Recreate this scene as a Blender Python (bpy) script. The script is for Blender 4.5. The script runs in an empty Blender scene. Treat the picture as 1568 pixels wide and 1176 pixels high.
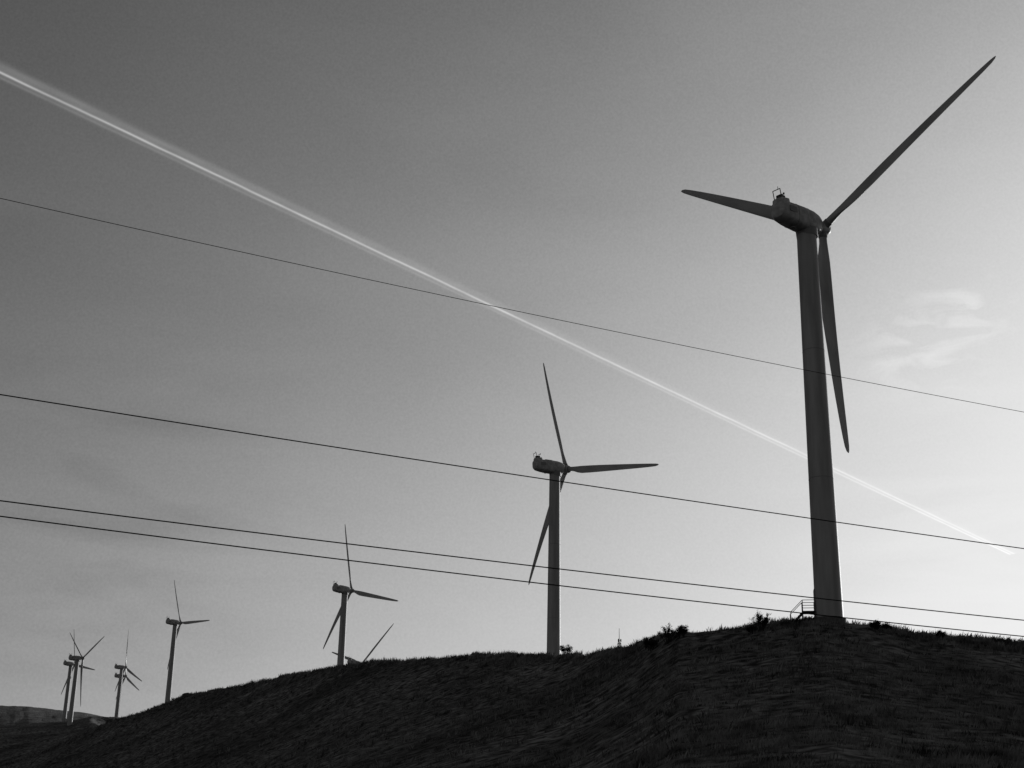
import bpy, math, random
import numpy as np
from mathutils import Matrix, Vector
random.seed(7); rng=np.random.default_rng(11)
sc=bpy.context.scene
sc.view_settings.view_transform='Standard'; sc.view_settings.look='None'; sc.view_settings.exposure=0
def link(o,parent=None):
    sc.collection.objects.link(o)
    if parent: o.parent=parent
    return o
# ------------------------------------------------------------ materials
def mat(name,col,rough=.7,noise=None,metal=0,bump=None,spec=.4):
    m=bpy.data.materials.new(name);m.use_nodes=True;nt=m.node_tree;b=nt.nodes['Principled BSDF']
    b.inputs['Roughness'].default_value=rough;b.inputs['Metallic'].default_value=metal;b.inputs['Specular IOR Level'].default_value=spec
    b.inputs['Base Color'].default_value=(col,col,col,1)
    if noise:
        scale,lo,hi=noise[:3]
        tc=nt.nodes.new('ShaderNodeTexCoord');n=nt.nodes.new('ShaderNodeTexNoise');n.inputs['Scale'].default_value=scale;n.inputs['Detail'].default_value=6
        mp=nt.nodes.new('ShaderNodeMapping')
        if len(noise)>3: mp.inputs['Scale'].default_value=noise[3]
        nt.links.new(tc.outputs['Object'],mp.inputs[0]);nt.links.new(mp.outputs[0],n.inputs['Vector'])
        r=nt.nodes.new('ShaderNodeValToRGB');r.color_ramp.elements[0].position=.35;r.color_ramp.elements[1].position=.68
        r.color_ramp.elements[0].color=(lo,lo,lo,1);r.color_ramp.elements[1].color=(hi,hi,hi,1)
        nt.links.new(n.outputs['Fac'],r.inputs[0]);nt.links.new(r.outputs[0],b.inputs['Base Color'])
        if bump:
            bp=nt.nodes.new('ShaderNodeBump');bp.inputs['Strength'].default_value=bump[0];bp.inputs['Distance'].default_value=bump[1]
            nt.links.new(n.outputs['Fac'],bp.inputs['Height']);nt.links.new(bp.outputs[0],b.inputs['Normal'])
    return m
M_tower=mat('weathered_tower_paint',.36,.6,(1.5,.26,.38,(1,1,.10)))
M_nac=mat('nacelle_gelcoat',.4,.55,(1.8,.28,.5))
M_blade=mat('blade_gelcoat',.4,.42,(.8,.3,.42,(1,1,.25)))
M_steel=mat('dark_steel',.05,.6,(6,.03,.07))
M_seam=mat('tower_seam',.2,.6)
M_wire=mat('aluminium_wire',.012,.9,spec=.1)
M_wood=mat('weathered_wood',.12,.85,(4,.07,.15,(1,1,.1)))
M_cer=mat('ceramic',.2,.3)
M_leaf=mat('shrub_leaf',.02,.9,(5,.01,.03),spec=.1)
M_bark=mat('shrub_bark',.03,.9,spec=.1)
M_rock=mat('rock',.05,.9,(3,.03,.08),bump=(.6,.1))
M_conc=mat('concrete',.1,.9,(4,.07,.12))

# ------------------------------------------------------------ terrain
def hsh(i,j,s):
    v=np.sin(i*127.1+j*311.7+s*74.7)*43758.5453
    return v-np.floor(v)
def vn(x,y,s=0):
    i=np.floor(x);j=np.floor(y);u=x-i;v=y-j;u=u*u*(3-2*u);v=v*v*(3-2*v)
    return (hsh(i,j,s)*(1-u)+hsh(i+1,j,s)*u)*(1-v)+(hsh(i,j+1,s)*(1-u)+hsh(i+1,j+1,s)*u)*v
def fbm(x,y,o=4,s=0):
    t=0;a=.5
    for k in range(o): t=t+a*(vn(x*2**k+k*17.3,y*2**k-k*9.1,s+k)-.5)*2;a*=.5
    return t
RID=[(-180,.02),(-80,.04),(-40,.07),(-25,.085),(-19.17,.0992),(-17.21,.1128),(-15.59,.1263),(-14.95,.1329),(-14.29,.1385),(-13.51,.1433),(-12.72,.1494),(-11.93,.1559),(-10.89,.161),(-9.71,.1654),(-8.04,.173),(-6.35,.1789),(-5.13,.1836),(-3.9,.1851),(-1.91,.1874),(.08,.1898),(1.78,.1898),(3.07,.1909),(3.82,.1927),(4.44,.1949),(4.94,.1971),(5.57,.2012),(6.07,.2036),(7.06,.2055),(8.05,.2072),(9.29,.2093),(10.52,.2114),(12.09,.2116),(13.64,.2080),(15.28,.2018),(16.67,.1992),(18.12,.1953),(19.1,.1916),(20.68,.186),(28,.16),(45,.11),(80,.05),(180,.02)]
RA=np.array([p[0] for p in RID]);RE=np.array([p[1] for p in RID])
RR=([-180,-19,-15.5,-12,-6,-2,2,4,6.5,12,20,40,180],[500,500,480,430,300,240,200,172,146,139,145,170,300])
E2=([-180,-30,-19.39,-18.32,-17.35,-16.11,-15.22,-14.42,-13.36,-12,-10,-6,30,180],[.02,.11,.1272,.1308,.133,.1355,.1396,.1404,.1385,.132,.125,.12,.12,.02])
E3=([-180,-30,-19.52,-18.42,-17.43,-16.38,-15.47,-14.53,-13.35,-11,-6,30,180],[.02,.13,.143,.1435,.1438,.1429,.1422,.1395,.1364,.125,.11,.10,.02])
def terr(x,y):
    x=np.asarray(x,float);y=np.asarray(y,float)
    az=np.degrees(np.arctan2(x,y));r=np.hypot(x,y)+1e-6
    e=np.interp(az,RA,RE);R=np.interp(az,*RR);e2=np.interp(az,*E2);e3=np.interp(az,*E3)
    lx=np.log(r)
    front=e*(np.minimum(r,R)/R)**.62
    xs=[np.log(R),np.log(R*1.35),np.log(R*1.35)*.25+np.log(930.)*.75+0*R,np.log(930.)+0*R,np.log(1300.)+0*R,np.log(2600.)+0*R,np.log(4200.)+0*R,np.log(13000.)+0*R]
    lf=np.clip((-14.2-az)/1.0,0,1)*np.clip((az+40)/15,0,1)
    y1=np.minimum(e,np.where(az<-11,e-.008,e-.028));y1=y1*(1-lf)+lf*(e2-.006)
    y2=np.minimum(e-.01,np.where(az<-13,e2-.004,e2+.006));y2=y2*(1-lf)+lf*(e2-.002)
    ys=[e,y1,y2,e2,e2-.012,e3,e3-.03,e3*.3]
    T=ys[0]+0*r
    for k in range(len(xs)-1):
        t=np.clip((lx-xs[k])/(xs[k+1]-xs[k]),0,1)
        t=t*t*(3-2*t)
        T=np.where(lx>=xs[k],ys[k]+(ys[k+1]-ys[k])*t,T)
    T=np.where(r<R,front,T)
    z=r*T+1.6*np.minimum(1,r/R)
    # gullies and bumps, scaled so that they stay natural with distance
    g=np.clip(r/60,0,1)
    z=z+g*(.0013*np.minimum(r,700)*fbm(x/11,y/11,3,1)+.0012*np.minimum(r,500)*fbm(x/1.7,y/1.7,3,5))
    z=z+np.where(r<R*.93,1,np.clip((R-r)/(R*.07),0,1))*g*fbm(x/26,y/26,2,9)*.5
    return z
def tz(x,y): return float(terr(np.array([x]),np.array([y]))[0])
azs=np.concatenate([np.arange(-180,-24,4.),np.arange(-24,24,.09),np.arange(24,180,4.)])
rs=np.concatenate([[0.5,3,8,15,22,30,36],np.geomspace(40,1100,470),np.geomspace(1120,13000,70)])
A,Rg=np.meshgrid(np.radians(azs),rs)
X=np.sin(A)*Rg;Y=np.cos(A)*Rg;Z=terr(X,Y)
nr,na=X.shape
co=np.stack([X,Y,Z],-1).reshape(-1,3)
co=np.vstack([co,[[0,0,0]]])
I,J=np.meshgrid(np.arange(nr-1),np.arange(na),indexing='ij');J2=(J+1)%na
q=np.stack([I*na+J,I*na+J2,(I+1)*na+J2,(I+1)*na+J],-1).reshape(-1,4)
tri=np.stack([np.full(na,len(co)-1),(np.arange(na)+1)%na,np.arange(na)],-1)
def fastmesh(name,co,quads=None,tris=None,smooth=False):
    me=bpy.data.meshes.new(name)
    nq=0 if quads is None else len(quads);nt_=0 if tris is None else len(tris)
    me.vertices.add(len(co));me.vertices.foreach_set('co',np.asarray(co,np.float32).ravel())
    loops=np.concatenate([quads.ravel() if nq else np.zeros(0,int),tris.ravel() if nt_ else np.zeros(0,int)]).astype(np.int32)
    me.loops.add(len(loops));me.loops.foreach_set('vertex_index',loops)
    tot=np.concatenate([np.full(nq,4),np.full(nt_,3)]).astype(np.int32)
    st=np.concatenate([[0],np.cumsum(tot)[:-1]]).astype(np.int32)
    me.polygons.add(nq+nt_);me.polygons.foreach_set('loop_start',st);me.polygons.foreach_set('loop_total',tot)
    if smooth: me.polygons.foreach_set('use_smooth',np.ones(nq+nt_,bool))
    me.update(calc_edges=True);me.validate()
    return me
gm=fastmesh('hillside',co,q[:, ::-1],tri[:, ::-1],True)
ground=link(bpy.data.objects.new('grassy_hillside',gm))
m=bpy.data.materials.new('dry_grass_ground');m.use_nodes=True;nt=m.node_tree;b=nt.nodes['Principled BSDF'];b.inputs['Roughness'].default_value=1;b.inputs['Specular IOR Level'].default_value=.1
tc=nt.nodes.new('ShaderNodeTexCoord')
def noise(scale,det,lo,hi,p0,p1):
    n=nt.nodes.new('ShaderNodeTexNoise');n.inputs['Scale'].default_value=scale;n.inputs['Detail'].default_value=det;nt.links.new(tc.outputs['Object'],n.inputs['Vector'])
    r=nt.nodes.new('ShaderNodeMapRange');r.inputs[1].default_value=p0;r.inputs[2].default_value=p1;r.inputs[3].default_value=lo;r.inputs[4].default_value=hi
    nt.links.new(n.outputs['Fac'],r.inputs[0]);return n,r
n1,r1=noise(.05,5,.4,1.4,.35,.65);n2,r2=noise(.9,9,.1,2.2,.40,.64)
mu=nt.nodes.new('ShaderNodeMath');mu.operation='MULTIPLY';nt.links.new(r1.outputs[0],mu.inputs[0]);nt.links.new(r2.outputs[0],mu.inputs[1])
# ground lightens with distance: aerial haze put into the base colour
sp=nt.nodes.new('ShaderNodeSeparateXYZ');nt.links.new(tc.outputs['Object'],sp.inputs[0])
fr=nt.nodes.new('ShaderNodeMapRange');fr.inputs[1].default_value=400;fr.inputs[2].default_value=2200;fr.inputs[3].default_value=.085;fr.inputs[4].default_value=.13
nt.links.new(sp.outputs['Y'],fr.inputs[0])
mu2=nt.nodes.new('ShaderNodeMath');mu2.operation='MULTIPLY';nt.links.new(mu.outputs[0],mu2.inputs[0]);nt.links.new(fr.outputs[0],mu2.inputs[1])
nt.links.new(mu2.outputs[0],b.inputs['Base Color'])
bp=nt.nodes.new('ShaderNodeBump');bp.inputs['Strength'].default_value=1;bp.inputs['Distance'].default_value=.3;nt.links.new(n2.outputs['Fac'],bp.inputs['Height']);nt.links.new(bp.outputs[0],b.inputs['Normal'])
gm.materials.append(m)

# ------------------------------------------------------------ grass
def grass(name,n1,n2):
    az1=rng.uniform(-22,23,n1);R1=np.interp(az1,*RR);r1=np.exp(rng.uniform(np.log(48),np.log(R1*1.01)))
    az2=rng.uniform(-22,23,n2);R2=np.interp(az2,*RR);r2=R2*(1+rng.normal(0,.018,n2))
    az=np.radians(np.concatenate([az1,az2]));r=np.concatenate([r1,r2])
    x=np.sin(az)*r;y=np.cos(az)*r
    cl=fbm(x/4,y/4,3,21)+.4*fbm(x/18,y/18,2,31)
    keep=cl>rng.uniform(-.5,.45,len(x));x=x[keep];y=y[keep];r=r[keep];cl=cl[keep]
    z=terr(x,y);NB=6;n=len(x)
    s=(.25+.4*rng.random(n)**3+np.clip(cl,0,.6)*.4)*(r/139)**.35
    cx=np.repeat(x,NB)+rng.normal(0,.14,n*NB);cy=np.repeat(y,NB)+rng.normal(0,.14,n*NB);cz=np.repeat(z,NB)-.06
    S=np.repeat(s,NB)*rng.uniform(.6,1.1,n*NB);th=rng.uniform(0,math.pi,n*NB);w=.022*np.repeat((r/100)**.6,NB)*rng.uniform(.8,1.6,n*NB)
    lx=rng.normal(.08,.25,n*NB)*S;ly=rng.normal(0,.2,n*NB)*S
    a=np.stack([cx-np.cos(th)*w,cy-np.sin(th)*w,cz],-1);b_=np.stack([cx+np.cos(th)*w,cy+np.sin(th)*w,cz],-1)
    c=np.stack([cx+lx*.4+np.cos(th)*w*.6,cy+ly*.4+np.sin(th)*w*.6,cz+S*.6],-1);d=np.stack([cx+lx,cy+ly,cz+S],-1)
    P=np.stack([a,b_,c,d],1).reshape(-1,3)
    k=np.arange(n*NB)*4
    tr=np.concatenate([np.stack([k,k+1,k+2],-1),np.stack([k,k+2,k+3],-1)])
    me=fastmesh(name,P,None,tr);return me
gme=grass('grass',56000,18000)
gme.materials.append(mat('grass_blades',.07,.9,(.5,.02,.26),spec=.15))
link(bpy.data.objects.new('dry_grass',gme))

# ------------------------------------------------------------ mesh helpers
class MB:
    def __init__(s): s.v=[];s.f=[];s.m=[]
    def add(s,v,f,mi=0):
        o=len(s.v);s.v+= [tuple(p) for p in v];s.f+=[tuple(i+o for i in g) for g in f];s.m+=[mi]*len(f)
    def loft(s,rings,mi=0,caps=True):
        n=len(rings[0]);v=[p for r in rings for p in r];f=[]
        for k in range(len(rings)-1):
            for i in range(n): f.append((k*n+i,k*n+(i+1)%n,(k+1)*n+(i+1)%n,(k+1)*n+i))
        if caps: f.append(tuple(range(n))[::-1]);f.append(tuple((len(rings)-1)*n+i for i in range(n)))
        s.add(v,f,mi)
    def tube(s,a,b,r0,r1=None,n=8,mi=0):
        a=Vector(a);b=Vector(b);r1=r0 if r1 is None else r1;d=(b-a).normalized()
        u=d.orthogonal().normalized();w=d.cross(u)
        s.loft([[a+(u*math.cos(t)+w*math.sin(t))*r0 for t in [2*math.pi*i/n for i in range(n)]],[b+(u*math.cos(t)+w*math.sin(t))*r1 for t in [2*math.pi*i/n for i in range(n)]]],mi)
    def box(s,c,h,mi=0,bev=.0):
        x,y,z=c;a,b,d=h;k=min(a,b)*.18
        ring=[(-a+k,-b),(a-k,-b),(a,-b+k),(a,b-k),(a-k,b),(-a+k,b),(-a,b-k),(-a,-b+k)]
        s.loft([[(x+p[0]*q,y+p[1]*q,z+zz) for p in ring] for q,zz in ((.94,-d),(1,-d*.9),(1,d*.9),(.94,d))],mi)
    def obj(s,name,mats,parent=None,smooth=True,mtx=None,ang=40):
        me=bpy.data.meshes.new(name);me.from_pydata(s.v,[],s.f)
        for m_ in mats: me.materials.append(m_)
        me.polygons.foreach_set('material_index',s.m)
        if smooth: me.polygons.foreach_set('use_smooth',[True]*len(s.f)); me.set_sharp_from_angle(angle=math.radians(ang))
        me.update()
        o=link(bpy.data.objects.new(name,me),parent)
        if mtx is not None:o.matrix_local=mtx
        return o
# ------------------------------------------------------------ wind turbine
def blade_mesh(L,cone):
    b=MB();rings=[]
    st=[(.35,.40,1,30),(.9,.40,1,30),(1.6,.41,.95,30),(2.6,.52,.66,28),(3.8,.69,.42,25),(5.0,.77,.32,22),(7,.74,.26,18),(9.5,.68,.22,15),(12,.61,.19,13),(15,.53,.17,11),(18,.45,.16,10),(20.5,.37,.15,9),(22.3,.30,.14,8),(23.3,.24,.13,8),(23.8,.15,.12,8),(24.0,.04,.12,8)]
    N=20
    for (z,hc,tr,tw) in st:
        zz=z*L/24;bl=max(0,min(1,(z-1.2)/3.2));ring=[]
        t=-math.radians(tw)
        for i in range(N):
            a=2*math.pi*i/N;c=math.cos(a)
            x=hc*c - bl*hc*.35
            th=hc*tr*math.sin(a)*(1-bl*.55*(1-c)/2*1.1)
            X_=x*math.cos(t)-th*math.sin(t);Y_=x*math.sin(t)+th*math.cos(t)
            ring.append((X_,Y_-cone*(z/24)**1.7,zz))
        rings.append(ring)
    b.loft(rings);return b
def superring(x,hw,hh,zc,n=24,p=3.2):
    r=[]
    for i in range(n):
        a=2*math.pi*i/n;c,s=math.cos(a),math.sin(a)
        r.append((x,hw*math.copysign(abs(c)**(2/p),c),zc+hh*math.copysign(abs(s)**(2/p),s)))
    return r
def turbine(C,phi,al,L,tilt,cone,detail=False):
    x,y,z=C;base=tz(x,y)
    if detail: base=z-40.7
    H=z-base
    e=link(bpy.data.objects.new('wind_turbine',None));e.location=(x,y,base);e.rotation_euler=(0,0,math.radians(phi));e.empty_display_size=3
    # tower
    b=MB();Ht=H-1.15;rings=[];ns=48
    r0,r1=1.28,.97
    def rad(h): 
        k=1-(Ht-h)/40.0; return r0+(r1-r0)*max(-.4,k)
    hs=[-3,0]+[Ht*k/12 for k in range(1,13)]
    for h in hs:
        rr=rad(h);rings.append([(rr*math.cos(2*math.pi*i/ns),rr*math.sin(2*math.pi*i/ns),h) for i in range(ns)])
    b.loft(rings)
    for k in (.34,.67,.995): # flanges
        h=Ht*k;rr=rad(h)+.012
        b.loft([[(rr*math.cos(2*math.pi*i/ns),rr*math.sin(2*math.pi*i/ns),h+d) for i in range(ns)] for d in (-.03,.03)],1)
    if detail:
        rr=1.5;b.loft([[(rr*math.cos(2*math.pi*i/ns),rr*math.sin(2*math.pi*i/ns),d) for i in range(ns)] for d in (-2,.1)],2)
    b.obj('tower',[M_tower,M_seam,M_conc],e)
    # nacelle
    T=Matrix.Translation((0,0,H))@Matrix.Rotation(-math.radians(tilt),4,'Y')
    b=MB()
    b.loft([superring(*q) for q in [(-4.6,.5,.52,.12),(-4.5,.78,.8,.1),(-4.1,.95,1.0,.05),(-3.0,1.05,1.12,0),(-1.2,1.12,1.2,-.02),(.3,1.1,1.2,-.05),(1.2,.98,1.05,-.05),(1.75,.78,.82,-.02),(1.95,.6,.62,0)]])
    b.loft([superring(q[0],q[1],q[2],q[3],16) for q in [(-4.35,.55,.2,1.05),(-4.25,.7,.32,1.08),(-3.3,.72,.36,1.16),(-3.1,.6,.2,1.1)]]) # rear roof hump / cooler
    b.tube((0,0,-1.75),(0,0,-.9),1.06,1.1,32,1) # yaw ring
    b.box((-1.5,0,1.18),(.8,.42,.07),0) # hatch
    for s_ in (-1,1):
        b.box((-3.2,s_*1.045,.15),(.55,.03,.3),1) # louvres
    for xx in (-2.35,-.6): # panel joints
        b.loft([superring(xx+d,1.09+.015 if xx<-1 else 1.125,1.17 if xx<-1 else 1.215,-.01 if xx<-1 else -.03) for d in (-.02,.02)],1)
    b.tube((-2.2,0,-1.1),(-2.2,0,-1.32),.3,.26,12,1)
    b.obj('nacelle',[M_nac,M_seam],e,mtx=T,ang=35)
    b=MB() # wind vane frame
    for s_ in (-.45,.45):
        b.tube((-4.2,s_,1.3),(-4.35,s_,2.25),.045)
    b.tube((-4.35,-.47,2.25),(-4.35,.47,2.25),.045)
    b.tube((-3.5,.1,1.4),(-3.3,.1,2.15),.04);b.tube((-3.55,.1,2.1),(-3.0,.1,2.2),.035)
    b.tube((-4.35,-.2,2.25),(-4.35,-.2,2.55),.03)
    b.loft([[(-3.05+.1*math.cos(t)*k,.1+.1*math.sin(t)*k,2.2+dz) for t in [i*math.pi/4 for i in range(8)]] for k,dz in ((.3,-.02),(1,.05),(.9,.16),(.2,.22))])
    b.box((-3.75,0,1.62),(.38,.32,.16))
    b.obj('wind_vane',[M_steel],e,mtx=T)
    # hub
    b=MB()
    pr=[(-1.1,.58),(-.95,.66),(-.6,.7),(.3,.72),(.65,.62),(.9,.42),(1.0,.15)]
    b.loft([[(2.7+px,pr_*math.cos(2*math.pi*i/28),pr_*math.sin(2*math.pi*i/28)) for i in range(28)] for px,pr_ in pr])
    hb=b.obj('hub',[M_nac],e,mtx=T)
    bm=blade_mesh(L,cone)
    for k in range(3):
        a=math.radians(al+120*k)
        up=Vector((0,0,1));h=Vector((0,-1,0));d=Vector((1,0,0))
        bd=math.cos(a)*up+math.sin(a)*h;td=-math.sin(a)*up+math.cos(a)*h
        Mx=Matrix(((-td.x,-d.x,bd.x,2.7),(-td.y,-d.y,bd.y,0),(-td.z,-d.z,bd.z,0),(0,0,0,1)))
        bm.obj('blade_%d'%(k+1),[M_blade],e,mtx=T@Mx,ang=60)
        cb=MB();cb.tube((0,0,.3),(0,0,.95),.46,.46,24);cb.tube((0,0,.95),(0,0,1.03),.43,.43,24)
        cb.obj('blade_collar_%d'%(k+1),[M_seam],e,mtx=T@Mx)
    return e,base
TB=[((29.4,135.7,71.8),41,61.9,23.4,3.5,1.6,True),((8.2,265.6,87.1),33.4,-18.1,25,4.5,1.7,False),((-53.1,479.9,113.2),41.4,-13.5,24.2,3.6,1.2,False),
((-63.8,637.3,118.1),45,50,23.9,0,1.3,False),((-151.6,679.5,143.1),40.4,-24.7,23.9,4.3,1.4,False),((-237.7,929.5,166.7),36.8,-1.9,23.6,5.3,1.6,False),
((-245.5,962.1,166.9),33.7,-.9,24.1,5.3,1.2,False),((-217,759.5,140.7),39.3,70.7,24.1,6.9,1.1,False),((-256.1,883.9,160),44.5,-15.5,22.5,3.1,1,False)]
for t in TB:
    e,base=turbine(*t)
    if t[-1]: e1=e
# access stairs and platform at the near tower's door
rot=Matrix.Rotation(math.radians(-41+180-8),3,'Z')
def P(x,y,z): return rot@Vector((x,y,z))
b2=MB()
def bx(c,h,mi=0): b2.box(c,h,mi)
bx((1.85,0,.75),(.6,.6,.04))
for sx,sy in ((1.3,-.55),(1.3,.55),(2.4,-.55),(2.4,.55)):
    b2.tube((sx,sy,-.6),(sx,sy,1.8),.04)
for yy in (-.55,.55):
    for zz in (1.3,1.8): b2.tube((1.3,yy,zz),(2.4,yy,zz),.03)
    b2.tube((2.4,yy,.7),(3.5,yy,-.45),.06);b2.tube((2.4,yy,1.8),(3.5,yy,.7),.03);b2.tube((3.5,yy,-.6),(3.5,yy,.7),.035)
for k in range(5): bx((2.55+k*.2,0,.55-k*.21),(.12,.55,.02))
b2.v=[tuple(P(*p)) for p in b2.v]
b2.obj('access_stairs',[M_steel],e1)
b3=MB();b3.box((1.25,0,1.85),(.06,.42,1.0));b3.v=[tuple(P(*p)) for p in b3.v];b3.obj('door',[M_seam],e1)

# ------------------------------------------------------------ power line
def PY(x): return 41.2+.43*x
line=link(bpy.data.objects.new('power_line',None));line.location=(0,0,0)
W=[(15,19.63,.00066,.009),(5,14.64,.00035,.016),(-8,12.0,.0004,.017),(-1,11.55,.0005,.017)]
XL,XR=-46.,52.
for i,(x0,z0,c,r) in enumerate(W):
    b=MB();rings=[]
    for k in range(81):
        x=XL+(XR-XL)*k/80;z=z0+c*(x-x0)**2
        rings.append([(x-.39*r*math.cos(t),PY(x)+.92*r*math.cos(t),z+r*math.sin(t)) for t in [j*math.pi/3 for j in range(6)]])
    b.loft(rings);b.obj('wire_%d'%(i+1),[M_wire],line)
for xp in (XL,XR):
    e=link(bpy.data.objects.new('utility_pole',None));yp=PY(xp);g=tz(xp,yp);zt=W[0][1]+W[0][2]*(xp-W[0][0])**2
    e.location=(xp,yp+.25,g)
    b=MB();b.tube((0,0,-1.5),(0,0,zt-g+.1),.19,.12,16);b.obj('pole',[M_wood],e)
    b=MB()
    for (x0,z0,c,r) in W:
        z=z0+c*(xp-x0)**2-g
        b.tube((0,-.1,z-.12),(0,-.26,z-.12),.04);b.tube((0,-.25,z-.15),(0,-.25,z),.06,.035,10,1)
    b.obj('insulators',[M_steel,M_cer],e)
# ------------------------------------------------------------ lattice mast
az=math.radians(4.28);D=600;mx,my=D*math.sin(az),D*math.cos(az);g=tz(mx,my);top=1.6+.2090*D
e=link(bpy.data.objects.new('radio_mast',None));e.location=(mx,my,g);Hm=top-g
b=MB();n=int(Hm/1.8)
cr=[[Vector((sx*w,sy*w,h)) for sx,sy in((-1,-1),(1,-1),(1,1),(-1,1))] for h,w in [(Hm*.88*k/n,1.05-.5*k/n) for k in range(n+1)]]
for k in range(n):
    for i in range(4):
        b.tube(cr[k][i],cr[k+1][i],.15,n=5);b.tube(cr[k][i],cr[k+1][(i+1)%4],.08,n=4);b.tube(cr[k][(i+1)%4],cr[k+1][i],.08,n=4);b.tube(cr[k+1][i],cr[k+1][(i+1)%4],.09,n=4)
b.tube((0,0,Hm*.86),(0,0,Hm),.16,.09);b.obj('lattice',[M_steel],e,smooth=False)
b=MB()
for k,(f_,w) in enumerate([(.70,1.0),(.77,.95),(.84,.85),(.9,.6)]):
    for a in (0,2.1,4.2): b.tube((w*math.cos(a),w*math.sin(a),Hm*f_-.55),(w*math.cos(a),w*math.sin(a),Hm*f_+.55),.24,n=6);b.tube((0,0,Hm*f_),(w*math.cos(a),w*math.sin(a),Hm*f_),.08,n=5)
b.obj('antennas',[M_steel],e)
# ------------------------------------------------------------ shrubs
def shrub(azd,D,w,h,seed):
    rd=random.Random(seed);a=math.radians(azd);x,y=D*math.sin(a),D*math.cos(a)
    e=link(bpy.data.objects.new('shrub',None));e.location=(x,y,tz(x,y)-.1)
    b=MB();lv=MB()
    for k in range(20):
        t=rd.uniform(0,6.28);rr=rd.random()**.6*w;p=Vector((math.cos(t)*rr*.2,math.sin(t)*rr*.2,0));tip=Vector((math.cos(t)*rr,math.sin(t)*rr*.7,h*rd.uniform(.6,1.05)*(1-.35*(rr/w)**2)))
        mid=(p+tip)*.5+Vector((rd.gauss(0,.07),rd.gauss(0,.07),.05))
        b.tube(p,mid,.035,.022,5);b.tube(mid,tip,.022,.008,5)
        for j in range(6):
            q=mid.lerp(tip,rd.random());tw=q+Vector((rd.gauss(0,.16),rd.gauss(0,.16),rd.uniform(.05,.25)));b.tube(q,tw,.01,.005,4)
            for l in range(16):
                c=q.lerp(tw,rd.uniform(.2,1.15))+Vector((rd.gauss(0,.06),rd.gauss(0,.06),rd.gauss(0,.06)))
                u=Vector((rd.gauss(0,1),rd.gauss(0,1),rd.gauss(0,1))).normalized()*.06;v=u.orthogonal().normalized()*.03
                lv.add([c-u,c+v,c+u,c-v],[(0,1,2,3)])
    b.obj('stems',[M_bark],e);lv.obj('foliage',[M_leaf],e,smooth=False)
shrub(9.65,138.5,.9,2.0,1);shrub(6.15,144,1.2,1.9,2);shrub(5.5,147,.8,1.6,3);shrub(6.65,143,.7,1.3,4);shrub(2.25,198,1.0,1.5,5)
shrub(13.9,138.5,.5,.8,6);shrub(14.3,139.5,.4,.6,8);shrub(9.3,138.5,.4,.7,9);shrub(16.2,140.5,.4,.6,10);shrub(-1.2,235,.7,.7,11)
# ------------------------------------------------------------ boulders
def boulder(azd,D,s,seed):
    rd=random.Random(seed);a=math.radians(azd);x,y=D*math.sin(a),D*math.cos(a)
    b=MB();rings=[];of=rd.random()*50
    for k in range(1,9):
        p=math.pi*k/9;ring=[]
        for i in range(14):
            t=2*math.pi*i/14;d=Vector((math.sin(p)*math.cos(t),math.sin(p)*math.sin(t)*.8,-math.cos(p)*.6))
            n_=1+.35*float(fbm(np.array([d.x*1.7+of]),np.array([d.y*1.7+d.z*2.1]),3)[0]);ring.append(d*s*n_)
        rings.append(ring)
    b.loft(rings);o=b.obj('boulder',[M_rock],ang=30);o.location=(x,y,tz(x,y)+s*.1)
for i,(a_,d_,s_) in enumerate([(-11.9,430,1.5),(-11.75,428,1.0),(-14.5,470,1.4),(-14.8,475,.9),(8.8,140,.35),(10.1,139,.28),(4.3,170,.5)]): boulder(a_,d_,s_,i)
# ------------------------------------------------------------ contrail
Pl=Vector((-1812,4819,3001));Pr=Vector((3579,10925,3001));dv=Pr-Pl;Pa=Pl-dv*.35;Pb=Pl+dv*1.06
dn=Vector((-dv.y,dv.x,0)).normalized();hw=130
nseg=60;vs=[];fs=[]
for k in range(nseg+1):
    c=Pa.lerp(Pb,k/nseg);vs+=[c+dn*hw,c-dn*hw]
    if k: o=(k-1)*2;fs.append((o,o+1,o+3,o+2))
me=bpy.data.meshes.new('light_streak');me.from_pydata([tuple(v) for v in vs],[],fs);ul=me.uv_layers.new(name='uv')
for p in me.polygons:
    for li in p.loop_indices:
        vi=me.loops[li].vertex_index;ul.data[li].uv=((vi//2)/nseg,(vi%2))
ct=link(bpy.data.objects.new('light_streak',me))  # glowing sky ribbon standing in for a bright reflected line
m=bpy.data.materials.new('streak_glow');m.use_nodes=True;nt=m.node_tree;nt.nodes.clear();N=nt.nodes.new;K=nt.links.new
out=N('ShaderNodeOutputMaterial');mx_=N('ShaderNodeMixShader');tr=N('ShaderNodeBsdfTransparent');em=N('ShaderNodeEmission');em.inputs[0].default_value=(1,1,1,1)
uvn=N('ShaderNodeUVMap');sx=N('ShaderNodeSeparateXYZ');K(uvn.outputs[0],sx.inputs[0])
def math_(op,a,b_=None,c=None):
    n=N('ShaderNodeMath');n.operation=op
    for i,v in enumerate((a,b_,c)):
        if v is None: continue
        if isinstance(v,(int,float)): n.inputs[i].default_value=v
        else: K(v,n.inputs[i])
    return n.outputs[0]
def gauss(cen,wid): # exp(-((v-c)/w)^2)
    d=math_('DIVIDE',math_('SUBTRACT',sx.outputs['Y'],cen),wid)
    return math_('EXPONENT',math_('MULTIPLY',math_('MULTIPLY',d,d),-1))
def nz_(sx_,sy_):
    mpn=N('ShaderNodeMapping');mpn.inputs['Scale'].default_value=(sx_,sy_,1);K(uvn.outputs[0],mpn.inputs[0]);nz=N('ShaderNodeTexNoise');nz.inputs['Scale'].default_value=1;nz.inputs['Detail'].default_value=5;K(mpn.outputs[0],nz.inputs['Vector']);return nz.outputs['Fac']
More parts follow.
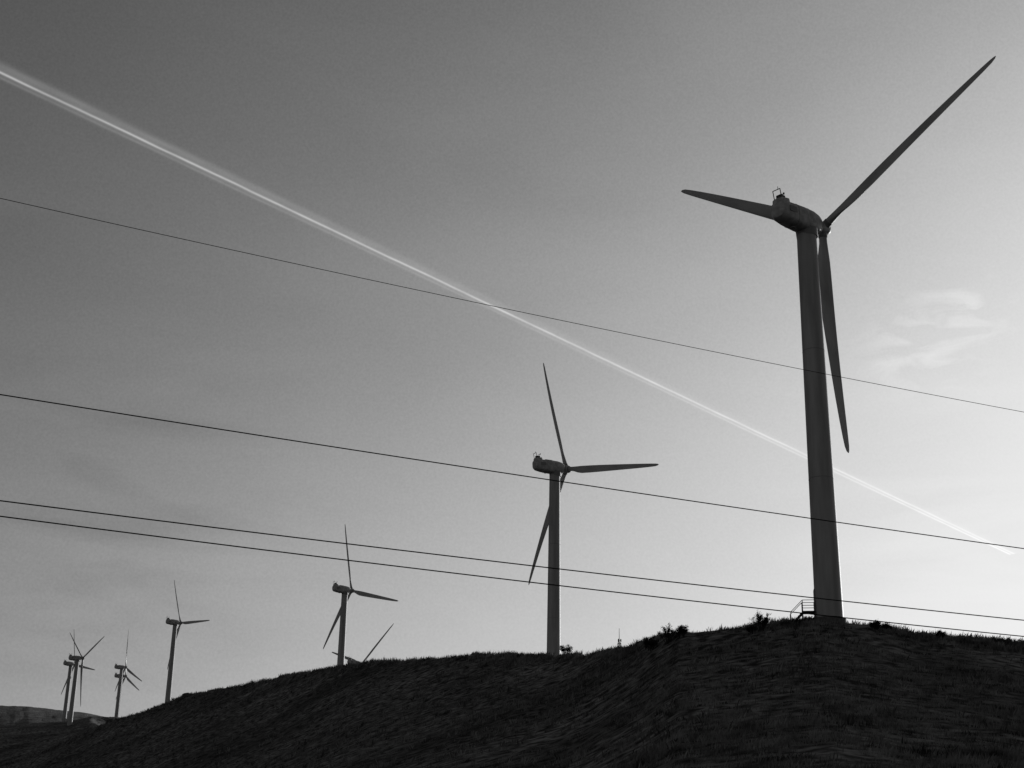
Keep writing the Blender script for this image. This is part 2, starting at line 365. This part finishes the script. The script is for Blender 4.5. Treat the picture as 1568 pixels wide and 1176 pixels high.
nv=math_('MULTIPLY_ADD',nz_(60,5),1.2,.4)
K(math_('MULTIPLY_ADD',sx.outputs['X'],.55,.56),em.inputs[1])  # emission stands in for scattered sunlight, rising along the ribbon
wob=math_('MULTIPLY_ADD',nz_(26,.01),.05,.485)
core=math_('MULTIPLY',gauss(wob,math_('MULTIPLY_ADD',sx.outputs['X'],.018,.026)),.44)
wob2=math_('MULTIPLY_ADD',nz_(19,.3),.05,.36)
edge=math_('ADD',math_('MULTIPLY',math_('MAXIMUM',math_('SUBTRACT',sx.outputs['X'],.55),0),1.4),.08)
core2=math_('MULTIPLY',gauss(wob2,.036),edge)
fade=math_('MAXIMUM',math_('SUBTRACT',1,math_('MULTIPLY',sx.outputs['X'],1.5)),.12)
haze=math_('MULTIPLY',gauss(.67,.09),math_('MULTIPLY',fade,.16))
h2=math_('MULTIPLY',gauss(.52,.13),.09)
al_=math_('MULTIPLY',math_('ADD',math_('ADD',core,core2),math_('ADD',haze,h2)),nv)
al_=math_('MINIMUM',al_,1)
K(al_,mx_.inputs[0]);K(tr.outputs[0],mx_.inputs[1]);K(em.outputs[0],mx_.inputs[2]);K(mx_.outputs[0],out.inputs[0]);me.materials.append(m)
# ------------------------------------------------------------ sky and sun
SAZ,SEL=math.radians(36),math.radians(10)
w=bpy.data.worlds.new('World');sc.world=w;w.use_nodes=True;nt=w.node_tree;N=nt.nodes.new;K=nt.links.new;bg=nt.nodes['Background']
sky=N('ShaderNodeTexSky');sky.sky_type='NISHITA';sky.sun_disc=False;sky.sun_elevation=SEL;sky.sun_rotation=SAZ;sky.air_density=1;sky.dust_density=2.5;sky.ozone_density=1
bw=N('ShaderNodeRGBToBW');K(sky.outputs[0],bw.inputs[0])
pw=math_('POWER',math_('MULTIPLY',bw.outputs[0],.25),1.5)
x=math_('MULTIPLY',pw,.4)
tcw=N('ShaderNodeTexCoord')
def wn(scale,rot_,sc_,det,dist=.5):
    mp=N('ShaderNodeMapping');mp.inputs['Rotation'].default_value=rot_;mp.inputs['Scale'].default_value=sc_;K(tcw.outputs['Generated'],mp.inputs[0])
    cn=N('ShaderNodeTexNoise');cn.inputs['Scale'].default_value=scale;cn.inputs['Detail'].default_value=det;cn.inputs['Distortion'].default_value=dist;K(mp.outputs[0],cn.inputs['Vector']);return cn.outputs['Fac']
# thin high haze
x=math_('MULTIPLY',x,math_('MULTIPLY_ADD',wn(2.0,(0,math.radians(-28),math.radians(20)),(2.2,2.2,7),6),.28,.86))
# a few faint wisps of cirrus
def lobe(azd,t,width):
    a=math.radians(azd);v=Vector((math.sin(a),math.cos(a),t)).normalized()
    dn_=N('ShaderNodeVectorMath');dn_.operation='DISTANCE';K(tcw.outputs['Generated'],dn_.inputs[0]);dn_.inputs[1].default_value=v
    d=math_('DIVIDE',dn_.outputs['Value'],width);return math_('EXPONENT',math_('MULTIPLY',math_('MULTIPLY',d,d),-1))
wis=math_('MULTIPLY',math_('MAXIMUM',math_('SUBTRACT',wn(24,(0,math.radians(32),0),(1,1,3.2),6,.8),.50),0),2.6)
mask=math_('ADD',math_('ADD',lobe(18.5,.424,.02),lobe(17.0,.408,.028)),math_('MULTIPLY',lobe(15.5,.395,.022),.6))
wis2=math_('MULTIPLY',math_('MAXIMUM',math_('SUBTRACT',wn(5,(0,math.radians(-12),0),(1,1,6),6,.6),.46),0),1.8)
mask2=math_('ADD',lobe(18,.25,.09),math_('MULTIPLY',lobe(-15,.27,.1),-.6))
x=math_('MULTIPLY',x,math_('ADD',1,math_('ADD',math_('MULTIPLY',math_('MULTIPLY_ADD',wis,1,.03),mask),math_('MULTIPLY',wis2,mask2))))
# fine mottling of the haze
x=math_('MULTIPLY',x,math_('MULTIPLY_ADD',wn(650,(0,0,0),(1,1,1),1,0),.24,.88))
xp=math_('POWER',math_('MAXIMUM',x,0),1.25)
lum=math_('MULTIPLY',math_('DIVIDE',xp,math_('ADD',xp,.50)),9.3)
K(lum,bg.inputs[0]);bg.inputs[1].default_value=.1
sun=bpy.data.lights.new('sun','SUN');sun.energy=2.8;sun.angle=math.radians(.5);so=link(bpy.data.objects.new('sun',sun))
sd=Vector((math.sin(SAZ)*math.cos(SEL),math.cos(SAZ)*math.cos(SEL),math.sin(SEL)));so.rotation_euler=sd.to_track_quat('Z','Y').to_euler();so.location=(60,60,90)
# ------------------------------------------------------------ camera
th,ro=math.radians(21),math.radians(1)
F=Vector((0,math.cos(th),math.sin(th)));U0=Vector((0,-math.sin(th),math.cos(th)));R0=Vector((1,0,0))
Rv=R0*math.cos(ro)+U0*math.sin(ro);Uv=-R0*math.sin(ro)+U0*math.cos(ro)
cd=bpy.data.cameras.new('camera');cam=link(bpy.data.objects.new('camera',cd));cd.lens=52.806;cd.sensor_width=36;cd.clip_end=60000;cd.clip_start=.1
cam.matrix_world=Matrix(((Rv.x,Uv.x,-F.x,0),(Rv.y,Uv.y,-F.y,0),(Rv.z,Uv.z,-F.z,1.6),(0,0,0,1)))
sc.camera=cam
